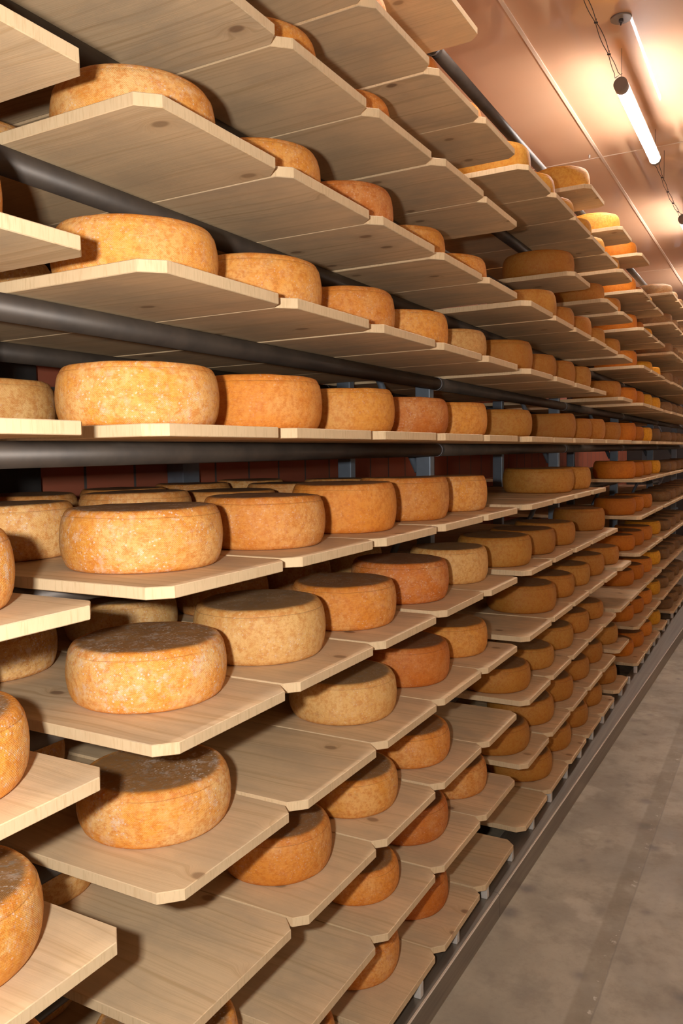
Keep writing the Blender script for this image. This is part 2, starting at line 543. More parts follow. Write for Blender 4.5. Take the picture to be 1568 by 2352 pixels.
def wood(name, face):
    m, t, b = mat(name); N = NT(t)
    tc = N.n('ShaderNodeTexCoord'); oi = N.n('ShaderNodeObjectInfo')
    off = N.n('ShaderNodeCombineXYZ')
    N.l(N.math('MULTIPLY', oi.outputs['Random'], 37.), off.inputs[0])
    N.l(N.math('MULTIPLY', oi.outputs['Random'], 91.), off.inputs[1])
    v = N.vmath('ADD', tc.outputs['Object'], off.outputs[0])
    if face:
        # grain runs along X; knots push it aside
        vs = N.vmath('MULTIPLY', v, (1., 1., .3))
        kn = N.n('ShaderNodeTexVoronoi'); kn.voronoi_dimensions = '2D'; kn.inputs['Scale'].default_value = 4.2
        N.l(N.vmath('MULTIPLY', v, (1., 1.5, 1.)), kn.inputs['Vector'])
        cell = N.n('ShaderNodeSeparateColor'); N.l(kn.outputs['Color'], cell.inputs[0])
        pick = N.math('LESS_THAN', cell.outputs[0], .34)
        kd = N.math('ADD', kn.outputs['Distance'], N.math('MULTIPLY', N.math('SUBTRACT', 1., pick), 10.))
        halo = N.ramp(kd, .0, .22, 1., 0.)
        knot = N.ramp(kd, .045, .085, 1., 0.)
        sx = N.n('ShaderNodeSeparateXYZ'); N.l(v, sx.inputs[0])
        warp = N.math('MULTIPLY', N.math('SUBTRACT', N.noise(N.vmath('MULTIPLY', v, (1.3, 3.5, .4)), 1., 2), .5), .11)
        yy = N.math('ADD', N.math('ADD', sx.outputs[1], warp), N.math('MULTIPLY', halo, .035))
        gv = N.n('ShaderNodeCombineXYZ'); N.l(N.math('MULTIPLY', sx.outputs[0], .7), gv.inputs[0]); N.l(N.math('MULTIPLY', yy, 1.), gv.inputs[1]); N.l(sx.outputs[2], gv.inputs[2])
        rings = N.noise(N.vmath('MULTIPLY', gv.outputs[0], (.6, 75., .2)), 1., 3, .6)
        fine = N.noise(N.vmath('MULTIPLY', gv.outputs[0], (6., 420., 3.)), 1., 2, .6)
        patch = N.noise(N.vmath('MULTIPLY', v, (5., 9., 1.)), 1., 4, .6)
        c = N.mix(N.ramp(rings, .46, .70, 0., .85), (.755, .545, .325), (.565, .375, .195))
        c = N.mix(N.ramp(fine, .5, .8, 0., .35), c, (.48, .32, .17))
        c = N.mix(N.ramp(patch, .38, .70, 0., .70), c, (.50, .38, .25))
        c = N.mix(N.math('MULTIPLY', halo, .35), c, (.42, .22, .09))
        c = N.mix(N.math('MULTIPLY', knot, .8), c, (.20, .11, .06))
        # each board its own tone
        c = N.mix(N.math('MULTIPLY', oi.outputs['Random'], .35), c, (.64, .44, .225))
        N.bump(N.math('ADD', rings, fine), .25, .0008, b)
        b.inputs['Roughness'].default_value = .62
    else:
        st = N.noise(N.vmath('MULTIPLY', v, (240., 240., 26.)), 1., 2, .6)
        big = N.noise(v, 14., 3)
        c = N.mix(N.ramp(st, .45, .75, 0., .6), (.73, .535, .315), (.56, .385, .20))
        c = N.mix(N.ramp(big, .45, .75, 0., .5), c, (.66, .45, .25))
        N.bump(st, .25, .0008, b)
        b.inputs['Roughness'].default_value = .75
    N.l(c, b.inputs['Base Color'])
    b.inputs['Specular IOR Level'].default_value = .3
    return m

def rind(name):
    """cloth-bound washed rind; object colour = tint, its alpha = how much white mould"""
    m, t, b = mat(name); N = NT(t)
    tc = N.n('ShaderNodeTexCoord'); oi = N.n('ShaderNodeObjectInfo')
    off = N.n('ShaderNodeCombineXYZ')
    for i, k in enumerate((53., 17., 29.)): N.l(N.math('MULTIPLY', oi.outputs['Random'], k), off.inputs[i])
    v = N.vmath('ADD', tc.outputs['Object'], off.outputs[0])
    base = oi.outputs['Color']
    pale = N.mix(N.math('ADD', .02, N.math('MULTIPLY', oi.outputs['Alpha'], 1.25), clamp=True), base, (.86, .54, .22))
    deep = N.mix(.30, N.vmath('MULTIPLY', base, (.82, .55, .30)), (.50, .16, .012))
    brown = N.vmath('MULTIPLY', base, (.42, .34, .38))
    n1 = N.noise(v, 9., 5, .62, .3); n2 = N.noise(v, 70., 5, .74); n3 = N.noise(v, 150., 3, .65)
    uv = N.n('ShaderNodeUVMap'); uv.uv_map = 'UVMap'
    streak = N.noise(N.vmath('ADD', N.vmath('MULTIPLY', uv.outputs[0], (90., 420., 1.)), off.outputs[0]), 1., 3, .7)
    c = N.mix(N.ramp(n1, .34, .62), pale, base)
    c = N.mix(N.ramp(n2, .45, .62, 0., .62), c, deep)
    c = N.mix(N.ramp(N.noise(v, 15., 5, .7), .58, .74, 0., .42), c, brown)
    c = N.mix(N.ramp(n3, .45, .66, 0., .40), c, deep)
    c = N.mix(N.ramp(streak, .48, .68, 0., .45), c, pale)
    so = N.n('ShaderNodeSeparateXYZ'); N.l(tc.outputs['Object'], so.inputs[0])
    # darker bands where the cloth ends, near the rims
    zz = so.outputs[2]
    band = N.math('ADD', N.ramp(zz, .0, .016, 1., 0.), N.ramp(zz, .088, .097))
    c = N.mix(N.math('MULTIPLY', N.math('MULTIPLY', band, N.ramp(n2, .3, .6)), .45), c, deep)
    # the flat top: brown, dusty
    rr = N.math('SQRT', N.math('ADD', N.math('POWER', so.outputs[0], 2.), N.math('POWER', so.outputs[1], 2.)))
    top = N.math('MULTIPLY', N.ramp(N.math('ADD', zz, N.math('MULTIPLY', n2, .003)), .1018, .1048), N.ramp(N.math('ADD', rr, N.math('MULTIPLY', n1, .012)), .119, .131, 1., 0.))
    dust = N.mix(N.ramp(N.noise(v, 60., 4, .7), .5, .7), N.mix(.22, (.15, .085, .045), base), (.27, .20, .14))
    c = N.mix(top, c, dust)
    # white mould specks
    sp = N.n('ShaderNodeTexVoronoi'); sp.inputs['Scale'].default_value = 150.
    N.l(N.vmath('ADD', v, N.vmath('MULTIPLY', N.n('ShaderNodeTexNoise', Scale=60.).outputs['Color'], (.004, .004, .004))), sp.inputs['Vector'])
    where = N.noise(v, 7., 4, .6)
    amt = N.math('MULTIPLY', oi.outputs['Alpha'], N.ramp(where, .34, .56))
    spk = N.math('MULTIPLY', N.ramp(sp.outputs['Distance'], .12, .36, 1., 0.), N.ramp(N.noise(v, 40., 2), .42, .54))
    film = N.math('MULTIPLY', N.ramp(N.noise(v, 45., 5, .75), .50, .66), .75)
    w = N.math('MULTIPLY', amt, N.math('MAXIMUM', spk, N.math('MULTIPLY', film, oi.outputs['Alpha'])), clamp=True)
    c = N.mix(w, c, (.78, .70, .62))
    # woven cloth print, from the UV map (metres round the rim, metres up)
    su = N.n('ShaderNodeSeparateXYZ'); N.l(uv.outputs[0], su.inputs[0])
    def sin_(x, per): return N.math('SINE', N.math('MULTIPLY', x, 6.2832 / per))
    weave = N.math('MULTIPLY', sin_(su.outputs[0], .0034), sin_(su.outputs[1], .0034))
    hh = N.math('ADD', N.math('MULTIPLY', weave, .30), N.math('ADD', N.math('MULTIPLY', n3, 1.4), N.math('MULTIPLY', n2, 1.5)))
    c = N.mix(N.ramp(weave, -.2, .9, 0., .16), c, pale)
    # thin dark seam of the cloth edge
    seam = N.ramp(N.math('ABSOLUTE', N.math('SUBTRACT', N.math('ADD', zz, N.math('MULTIPLY', N.noise(v, 5., 2), .006)), .0955)), .0, .0011, 1., 0.)
    c = N.mix(N.math('MULTIPLY', seam, N.ramp(N.noise(v, 9., 2), .35, .5, .1, .6)), c, brown)
    N.l(c, b.inputs['Base Color'])
    N.bump(hh, .55, .0012, b)
    b.inputs['Roughness'].default_value = .60
    b.inputs['Specular IOR Level'].default_value = .35
    return m

def plain(name, col, rough=.5, metal=0., nscale=0, namt=0., col2=None, coat=0.):
    m, t, b = mat(name); N = NT(t)
    b.inputs['Base Color'].default_value = (*col, 1); b.inputs['Roughness'].default_value = rough; b.inputs['Metallic'].default_value = metal
    if coat: b.inputs['Coat Weight'].default_value = coat; b.inputs['Coat Roughness'].default_value = .06
    if nscale:
        tc = N.n('ShaderNodeTexCoord')
        f = N.noise(tc.outputs['Object'], nscale, 4, .6)
        N.l(N.mix(N.ramp(f, .35, .7, 0., namt), col, col2 or tuple(x * .6 for x in col)), b.inputs['Base Color'])
    return m
M = {}
M['face'] = wood('sawn_wood_face', True)
M['edge'] = wood('sawn_wood_edge', False)
M['rind'] = rind('cheese_rind')
M['pipe'] = plain('dark_pipe_steel', (.085, .064, .048), .5, .3, 9, .7, (.045, .036, .03))
M['post'] = plain('galvanised_post', (.20, .24, .29), .45, .35, 9, .4)
M['cap'] = plain('grey_end_cap', (.20, .20, .22), .45)
M['peg'] = plain('white_peg_plastic', (.62, .58, .53), .5)
M['lampcap'] = plain('lamp_end_plastic', (.28, .22, .18), .45)
M['wire'] = plain('black_wire', (.05, .04, .04), .5)

def rail_mat():
    m, t, b = mat('brushed_rail_steel'); N = NT(t)
    tc = N.n('ShaderNodeTexCoord')
    f = N.noise(N.vmath('MULTIPLY', tc.outputs['Object'], (60., 1.2, 60.)), 1., 3)
    N.l(N.mix(N.ramp(f, .3, .7), (.34, .295, .245), (.26, .225, .185)), b.inputs['Base Color'])
    b.inputs['Metallic'].default_value = .7; b.inputs['Roughness'].default_value = .36
    return m
M['rail'] = rail_mat()
M['glint'] = plain('painted_glint_steel_edge', (.75, .66, .55), .3, .5)  # lamp highlight on the rail edge, painted as a lighter steel colour

def floor_mat():
    m, t, b = mat('stained_concrete'); N = NT(t)
    tc = N.n('ShaderNodeTexCoord'); v = tc.outputs['Object']
    s = N.n('ShaderNodeSeparateXYZ'); N.l(v, s.inputs[0])
    big = N.noise(v, 1.6, 5, .6, .4); mid = N.noise(v, 7., 5, .65); fin = N.noise(v, 60., 4, .7)
    c = N.mix(N.ramp(big, .35, .65), (.37, .305, .21), (.235, .19, .13))
    c = N.mix(N.ramp(mid, .45, .75, 0., .55), c, (.15, .118, .085))
    c = N.mix(N.ramp(fin, .45, .75, 0., .25), c, (.17, .13, .10))
    # round dark drip stains
    vo = N.n('ShaderNodeTexVoronoi'); vo.voronoi_dimensions = '2D'; vo.inputs['Scale'].default_value = 4.6
    N.l(N.vmath('ADD', v, N.vmath('MULTIPLY', N.n('ShaderNodeTexNoise', Scale=9.).outputs['Color'], (.16, .16, 0.))), vo.inputs['Vector'])
    ce = N.n('ShaderNodeSeparateColor'); N.l(vo.outputs['Color'], ce.inputs[0])
    st = N.math('MULTIPLY', N.ramp(N.math('ADD', vo.outputs['Distance'], N.math('MULTIPLY', ce.outputs[2], .10)), .05, .24, 1., 0.), N.math('LESS_THAN', ce.outputs[1], .45))
    c = N.mix(N.math('MULTIPLY', st, .55), c, (.085, .065, .06))
    # worn lighter washed patches
    c = N.mix(N.ramp(N.noise(v, 2.3, 6, .6), .60, .66, 0., .35), c, (.50, .42, .305))
    # brown filled joint running along the aisle
    x = N.math('ADD', s.outputs[0], N.math('MULTIPLY', N.math('SUBTRACT', mid, .5), .012))
    strip = N.math('MULTIPLY', N.ramp(x, -.512, -.500), N.ramp(x, -.445, -.438, 1., 0.))
    c = N.mix(N.math('MULTIPLY', strip, N.ramp(N.noise(v, 12., 4), .3, .6, .2, .6)), c, (.17, .125, .068))
    chips = N.math('MULTIPLY', N.ramp(N.math('ABSOLUTE', N.math('SUBTRACT', x, -.455)), .0, .02, 1., 0.), N.ramp(N.noise(v, 30., 3, .7), .60, .68))
    c = N.mix(N.math('MULTIPLY', chips, .7), c, (.55, .46, .36))
    line = N.ramp(N.math('ABSOLUTE', N.math('SUBTRACT', x, -.440)), .001, .004, 1., 0.)
    c = N.mix(N.math('MULTIPLY', line, .35), c, (.10, .08, .06))
    N.l(c, b.inputs['Base Color'])
    N.l(N.ramp(mid, .3, .7, .42, .6), b.inputs['Roughness'])
    N.bump(fin, .2, .001, b)
    return m
M['floor'] = floor_mat()

def ceil_mat():
    m, t, b = mat('glossy_ceiling_panel'); N = NT(t)
    tc = N.n('ShaderNodeTexCoord'); v = tc.outputs['Object']
    f = N.noise(v, .7, 3)
    N.l(N.mix(N.ramp(f, .35, .65), (.75, .455, .285), (.70, .405, .24)), b.inputs['Base Color'])  # orange mirrored from the rack is painted into the whitish panel colour
    b.inputs['Roughness'].default_value = .5; b.inputs['Specular IOR Level'].default_value = .35
    b.inputs['Coat Weight'].default_value = .8; b.inputs['Coat Roughness'].default_value = .045
    return m
M['ceil'] = ceil_mat()
M['seam'] = plain('panel_joint_sealant', (.85, .66, .50), .35)

def brick_mat():
    m, t, b = mat('red_block_wall'); N = NT(t)
    tc = N.n('ShaderNodeTexCoord'); s = N.n('ShaderNodeSeparateXYZ'); N.l(tc.outputs['Object'], s.inputs[0])
    cv = N.n('ShaderNodeCombineXYZ'); N.l(N.math('ADD', s.outputs[1], -1.934), cv.inputs[0]); N.l(s.outputs[2], cv.inputs[1])
    br = N.n('ShaderNodeTexBrick'); N.l(cv.outputs[0], br.inputs['Vector'])
    br.offset = 0.; br.inputs['Scale'].default_value = 1.; br.inputs['Brick Width'].default_value = .266; br.inputs['Row Height'].default_value = .25
    br.inputs['Mortar Size'].default_value = .007; br.inputs['Bias'].default_value = 0.
    br.inputs['Color1'].default_value = (.42, .12, .06, 1); br.inputs['Color2'].default_value = (.33, .09, .045, 1); br.inputs['Mortar'].default_value = (.10, .085, .075, 1)
    N.l(br.outputs['Color'], b.inputs['Base Color'])
    b.inputs['Roughness'].default_value = .7
    return m
M['brick'] = brick_mat()
M['render'] = plain('plastered_wall', (.80, .70, .58), .6, 0, 2, .15)
M['dark'] = plain('near_black_panel', (.03, .027, .025), .6)  # even near-black colour for the far wall and the left wall's near stretch

# ------------------------------------------------------------------ mesh helpers
def add_box(bm, a, b, bev=0.):
    vs = [bm.verts.new((x, y, z)) for x in (a[0], b[0]) for y in (a[1], b[1]) for z in (a[2], b[2])]
    fs = [(0, 1, 3, 2), (4, 6, 7, 5), (0, 4, 5, 1), (2, 3, 7, 6), (0, 2, 6, 4), (1, 5, 7, 3)]
    F = [bm.faces.new([vs[i] for i in f]) for f in fs]
    if bev:
        es = list({e for f in F for e in f.edges})
        bmesh.ops.bevel(bm, geom=es, offset=bev, segments=2, affect='EDGES', profile=.6)
def add_tube(bm, p, q, r, seg=12, cap=True):
    p, q = Vector(p), Vector(q); d = (q - p).normalized()
    a = d.orthogonal().normalized(); b = d.cross(a)
    R = [[bm.verts.new(c + r * (math.cos(2 * math.pi * i / seg) * a + math.sin(2 * math.pi * i / seg) * b)) for i in range(seg)] for c in (p, q)]
    for i in range(seg):
        f = bm.faces.new((R[0][i], R[0][(i + 1) % seg], R[1][(i + 1) % seg], R[1][i])); f.smooth = True
    if cap: bm.faces.new(R[0][::-1]); bm.faces.new(R[1])
def add_path(bm, pts, r, seg=6):
    pts = [Vector(p) for p in pts]; rings = []
    for i, p in enumerate(pts):
        d = (pts[min(i + 1, len(pts) - 1)] - pts[max(i - 1, 0)]).normalized()
        a = Vector((1, 0, 0)).cross(d).normalized() if abs(d.x) < .95 else Vector((0, 0, 1)).cross(d).normalized(); b = d.cross(a)
        rings.append([bm.verts.new(p + r * (math.cos(2 * math.pi * k / seg) * a + math.sin(2 * math.pi * k / seg) * b)) for k in range(seg)])
    for A, B in zip(rings, rings[1:]):
        for k in range(seg):
            f = bm.faces.new((A[k], A[(k + 1) % seg], B[(k + 1) % seg], B[k])); f.smooth = True
    bm.faces.new(rings[0][::-1]); bm.faces.new(rings[-1])
def mesh(bm, name, *mats):
    bmesh.ops.recalc_face_normals(bm, faces=bm.faces)
    me = bpy.data.meshes.new(name); bm.to_mesh(me); bm.free()
    for m in mats: me.materials.append(m)
    return me
def obj(name, me, parent=None, loc=None):
    o = bpy.data.objects.new(name, me); COL.objects.link(o)
    if parent: o.parent = parent
    if loc: o.location = loc
    return o
def tag(o, label, cat, group=None):
    o['label'] = label; o['category'] = cat
    if group: o['group'] = group
    return o
def empty(name, loc): 
    o = bpy.data.objects.new(name, None); COL.objects.link(o); o.location = loc; o.empty_display_size = .05
    return o
def struct(name, me, loc=None):
    o = obj(name, me, None, loc); o['kind'] = 'structure'; return o
def boxmesh(name, a, b, m, bev=0.):
    bm = bmesh.new(); add_box(bm, a, b, bev); return mesh(bm, name, m)

# ------------------------------------------------------------------ room shell
X0, X1, Y0, Y1 = -2.45, 1.35, -1.6, 14.
struct('floor', boxmesh('floor', (X0, Y0, FLOOR - .1), (X1, Y1, FLOOR), M['floor']))
struct('ceiling', boxmesh('ceiling', (X0, Y0, CEIL), (X1, Y1, CEIL + .1), M['ceil']))
struct('wall_left', boxmesh('wall_left', (X0 - .1, Y0, FLOOR), (X0 + .12, Y1, CEIL), M['brick']))
struct('wall_right', boxmesh('wall_right', (X1, Y0, FLOOR), (X1 + .1, Y1, CEIL), M['render']))
struct('wall_far', boxmesh('wall_far', (X0 + .12, Y1, FLOOR), (X1, Y1 + .1, CEIL), M['dark']))
struct('wall_behind', boxmesh('wall_behind', (X0 + .12, Y0 - .1, FLOOR), (X1, Y0, CEIL), M['render']))
struct('trim_1', boxmesh('trim_1', (-1.136, Y0, CEIL - .006), (-1.118, Y1, CEIL), M['seam'], .0008))
for i, y in enumerate((1.85, 5.70, 9.55)):
    struct('trim_%d' % (i + 2), boxmesh('trim', (X0 + .12, y - .006, CEIL - .0025), (X1, y + .006, CEIL), M['seam'], .0006))
bm = bmesh.new(); add_box(bm, (-2.329, 1.2, FLOOR), (-2.26, 1.934, CEIL), .003)
struct('wall_left_panel', mesh(bm, 'panel', M['dark']))

# ------------------------------------------------------------------ boards
def board_mesh(seed, w=.362):
    """plank lying along X from -BL to 0, front end at x=0, right side at y=0; all four corners clipped"""
    rnd = random.Random(seed); bm = bmesh.new()
    c = [CF * rnd.uniform(.85, 1.15) for _ in range(4)]
    out = [(-BL + c[0], -w), (-c[1], -w), (0, -w + c[1]), (0, -c[2]), (-c[2], 0), (-BL + c[3], 0), (-BL, -c[3]), (-BL, -w + c[0])]
    bot = [bm.verts.new((x, y, 0)) for x, y in out]; topv = [bm.verts.new((x, y, BT)) for x, y in out]
    fb = bm.faces.new(bot[::-1]); ft = bm.faces.new(topv)
    for i in range(8):
        f = bm.faces.new((bot[i], bot[(i + 1) % 8], topv[(i + 1) % 8], topv[i])); f.material_index = 1
    es = [e for e in bm.edges if abs(e.verts[0].co.z - e.verts[1].co.z) < 1e-6]
    bmesh.ops.bevel(bm, geom=es, offset=.0012, segments=1, affect='EDGES')
    return mesh(bm, 'board', M['face'], M['edge'])
BM = [board_mesh(i) for i in range(6)]
WITH = {(k, j) for k, j, *_ in CH1}
for n, (k, j, x, y, w) in enumerate(BOARDS):
    o = obj('shelf_board', BM[(k * 5 + j * 3) % 6], None, (x, y + CF, Z[j]))
    o.scale = (1, w / .362, 1)
    rd = random.Random(k * 100 + j)
    o.rotation_euler.z = rd.uniform(-.004, .004)
    st = 'pale spruce board holding wheels' if (k, j) in WITH else 'empty pale spruce board'
    tag(o, '%s, %s, %s stack from the left' % (st, rowname(j), ORD[k + 1]), 'shelf board', 'maturing boards laid in rows on the rack')

# ------------------------------------------------------------------ cheeses
RC, HC = .14, .105
PR = [(0, 1.004), (.30, 1.003), (.55, 1.001), (.72, 1.), (.84, .998), (.880, .992), (.905, .978), (.922, .955), (.936, .925), (.946, .90), (.947, .885), (.962, .865), (.975, .80), (.989, .70),
      (.998, .58), (1., .48), (.995, .36), (.982, .24), (.965, .16), (.952, .125), (.949, .112), (.937, .075), (.915, .035), (.885, .008), (.84, 0), (.5, 0), (0, 0)]
def cheese_mesh(seed, rough=1.):
    rnd = random.Random(seed); bm = bmesh.new(); uvl = bm.loops.layers.uv.new('UVMap'); SEG = 72
    ph = [rnd.uniform(0, 6.28) for _ in range(12)]; am = [rnd.uniform(.3, 1.) for _ in range(12)]
    def dr(t, z):   # out-of-round, uneven sides
        return 1 + rough * (.006 * am[0] * math.sin(2 * t + ph[0]) + .004 * am[1] * math.sin(3 * t + ph[1] + z * 2) + .0030 * am[2] * math.sin(7 * t + ph[2] + 3 * z) + .0018 * am[3] * math.sin(13 * t + ph[3] - 9 * z))
    def dz(t, r):   # slightly slumped top
        return rough * r * (.016 * am[4] * math.sin(t + ph[4]) + .009 * am[5] * math.sin(2 * t + ph[5]) + .004 * am[6] * math.sin(9 * t + ph[6]))
    rings = []
    for r, z in PR:
        if r == 0:
            rings.append([bm.verts.new((0, 0, z * HC))]); continue
        rings.append([bm.verts.new((r * RC * dr(2 * math.pi * i / SEG, z) * math.cos(2 * math.pi * i / SEG), r * RC * dr(2 * math.pi * i / SEG, z) * math.sin(2 * math.pi * i / SEG),
                      HC * (z + (dz(2 * math.pi * i / SEG, r) * z ** 2)))) for i in range(SEG)])
    arc = [0.]
    for a, b_ in zip(PR, PR[1:]): arc.append(arc[-1] + math.hypot((b_[0] - a[0]) * RC, (b_[1] - a[1]) * HC))
    for n in range(len(PR) - 1):
        A, B = rings[n], rings[n + 1]
        for i in range(SEG):
            i2 = (i + 1) % SEG
            vs = [A[0], B[i], B[i2]] if len(A) == 1 else ([A[i], B[0], A[i2]] if len(B) == 1 else [A[i], B[i], B[i2], A[i2]])
            uvs = [(i, n), (i, n + 1), (i + 1, n + 1)] if len(A) == 1 else ([(i, n), (i, n + 1), (i + 1, n)] if len(B) == 1 else [(i, n), (i, n + 1), (i + 1, n + 1), (i + 1, n)])
            f = bm.faces.new(vs); f.smooth = True
            for lp, (ui, vi) in zip(f.loops, uvs): lp[uvl].uv = (ui / SEG * 2 * math.pi * RC, arc[vi])
    me = bpy.data.meshes.new('cheese_wheel'); 
    bmesh.ops.recalc_face_normals(bm, faces=bm.faces)
    bm.to_mesh(me); bm.free(); me.materials.append(M['rind']); return me
CM = [cheese_mesh(i) for i in range(8)]
CR = [cheese_mesh(20 + i, 2.6) for i in range(3)]       # crusty, lumpy wheels of the far bay
GOLD, PALE, DEEP, ORNG = (.80, .330, .045), (.74, .42, .135), (.60, .165, .015), (.72, .255, .028)
OCHR, OCH2, RED, YELL, DARK = (.48, .200, .026), (.55, .255, .040), (.62, .200, .012), (.90, .45, .022), (.18, .10, .045)
LOOK = {}
def look(k, j):
    rd = random.Random(k * 31 + j * 7 + 5)
    if k <= 1: return GOLD, rd.uniform(.45, .75), 'golden cheese wheel with white mould'
    if k == 2: return (ORNG if j in (-1,) else GOLD if j > 0 else PALE if j == -2 else ORNG), rd.uniform(.25, .5), None
    if k in (3, 4, 5):
        c = {(3, 2): DEEP, (3, 3): ORNG, (3, 1): ORNG, (3, 0): GOLD, (3, -3): PALE, (3, -4): GOLD, (3, -2): ORNG, (4, 0): DEEP, (4, -2): DEEP, (4, -3): DEEP, (4, -5): DEEP, (4, -6): DEEP,
             (4, 1): GOLD, (4, 2): GOLD, (4, -1): ORNG, (4, -4): ORNG, (5, 0): GOLD, (5, 1): PALE, (5, 2): GOLD, (5, -1): GOLD, (5, -2): PALE, (5, -3): GOLD, (5, -5): ORNG}.get((k, j), ORNG)
        return c, rd.uniform(.15, .4), None
    if k <= 11 and j >= 4: return (.66, .33, .045), .05, 'golden ochre cheese wheel'
    if k <= 11: return (OCHR if rd.random() < .6 else OCH2), .05, 'ochre brown cheese wheel'
    if k <= 14: return RED, .0, 'smooth deep orange cheese wheel'
    if k == 15: return (YELL if j > -1 else ORNG), .0, 'golden yellow cheese wheel' if j > -1 else 'light orange cheese wheel'
    if k == 16: return (YELL if j != 0 else DARK), .0, 'bright yellow cheese wheel' if j != 0 else 'dark brown cheese wheel'
    return DARK, .15, 'crusty dark brown cheese wheel'
NAMES = {GOLD: 'golden cheese wheel', PALE: 'pale straw cheese wheel', DEEP: 'deep orange cheese wheel', ORNG: 'orange cheese wheel'}
def put_cheese(k, j, x, y, r, h, row):
    c, a, nm = look(k, j)
    nm = nm or NAMES[c]
    if row: c = tuple(u * .62 + v * .38 for u, v in zip(c, (.50, .33, .14))) if k < 6 else c; nm = 'tan cheese wheel' if k < 6 else nm
    rd = random.Random(k * 1000 + j * 10 + row)
    me = CR[(k + j) % 3] if k > 16 else CM[(k * 3 + j * 5 + row) % 8]
    o = obj('cheese_wheel', me, None, (x, y, Z[j] + BT + .0004))
    o.scale = (r / RC, r / RC, h / HC)
    o.rotation_euler.z = rd.uniform(0, 6.28)
    t = rd.uniform(.88, 1.1)
    o.color = (min(1, c[0] * t), min(1, c[1] * t), min(1, c[2] * t), a)
    if row == 0: lab = '%s, front, %s, %s stack from left' % (nm, rowname(j), ORD[k + 1])
    elif row == 1: lab = '%s, second from front, %s, %s stack from left' % (nm, rowname(j), ORD[k + 1])
    else: lab = '%s, third from front, %s, %s stack from left' % (nm, rowname(j), ORD[k + 1])
    tag(o, lab, 'cheese', 'cheese wheels maturing on the boards')
for row, L in enumerate((CH1, CH2, CH3)):
    for k, j, x, y, r, h in L: put_cheese(k, j, x, y, r, h, row)

# ------------------------------------------------------------------ rack: posts, braces, tubes
XF, XR = -1.205, -1.545     # front and rear posts
TF, TR = -1.152, -1.632     # front and rear shelf tubes
TRAD = .0235
BAYN = ['nearest', 'second', 'third', 'fourth', 'fifth', 'sixth']
for i, y in enumerate(JOINT):
    if 'F%d' % i in GONE: continue
    rk = tag(empty('rack_frame', (XF, y, FLOOR)), 'grey steel rack frame with slanting braces, %s from the camera' % ('nearest' if i == 0 else BAYN[i]), 'rack frame', 'upright frames of the cheese rack')
    H = 1.50 - FLOOR
    for x in (XF, XR):
        bm = bmesh.new(); add_box(bm, (x - .03, -.02, 0), (x + .03, .02, H), .004)
        me = mesh(bm, 'upright', M['post']); me.transform(Matrix.Translation((-XF, 0, 0))); obj('upright', me, rk)
    n = 4
    for q in range(n):      # zig-zag braces between the uprights
        z0 = .10 + q * .70; a, b_ = ((XR + .03, XF - .03) if q % 2 else (XF - .03, XR + .03))
        bm = bmesh.new(); add_tube(bm, (a - XF, 0, z0), (b_ - XF, 0, z0 + .62), .014, 8); obj('brace', mesh(bm, 'brace', M['post']), rk)
    bm = bmesh.new()
    add_box(bm, (-.12 + 0, -.05, 0), (.06, .05, .012), .002); obj('foot_plate', mesh(bm, 'foot_plate', M['post']), rk)
    for j in range(-6, 7):
        zc = Z[j] - TRAD - FLOOR
        for xa, xb in ((XF + .028, TF), (XR - .028, TR)):
            bm = bmesh.new(); add_box(bm, (min(xa, xb) - XF, -.010, zc - .012), (max(xa, xb) - XF, .010, zc + .008), .001)
            obj('arm', mesh(bm, 'arm', M['post']), rk)
ends = [(-.60, JOINT[0])] + list(zip(JOINT, JOINT[1:])) + [(JOINT[-1], 12.4)]
tube_me, cap_me = {}, None
bm = bmesh.new(); add_tube(bm, (0, 0, 0), (0, .010, 0), TRAD + .0012, 24); cap_me = mesh(bm, 'end_cap', M['cap'])
for i, (ya, yb) in enumerate(ends):
    L = round(yb - ya - .030, 4)
    if L not in tube_me:
        bm = bmesh.new(); add_tube(bm, (0, 0, 0), (0, L, 0), TRAD, 24); tube_me[L] = mesh(bm, 'shelf_tube', M['pipe'])
    for j in range(-6, 7):
        for fr, x in (('front', TF), ('rear', TR)):
            if 'T%s_%d_%d' % (fr[0], i, j) in GONE or (j == 6 and (fr == 'rear' or i > 4)): continue
            o = obj('shelf_tube', tube_me[L], None, (x, ya + .012, Z[j] - TRAD - .0004))
            tag(o, '%s steel tube under boards, %s, %s bay from left' % (fr, rowname(j), ORD[i + 1]), 'shelf tube', 'steel tubes carrying the boards')
            c = obj('end_cap', cap_me, o, (0, L, 0)); c['label'] = 'pale grey cap closing the tube end'

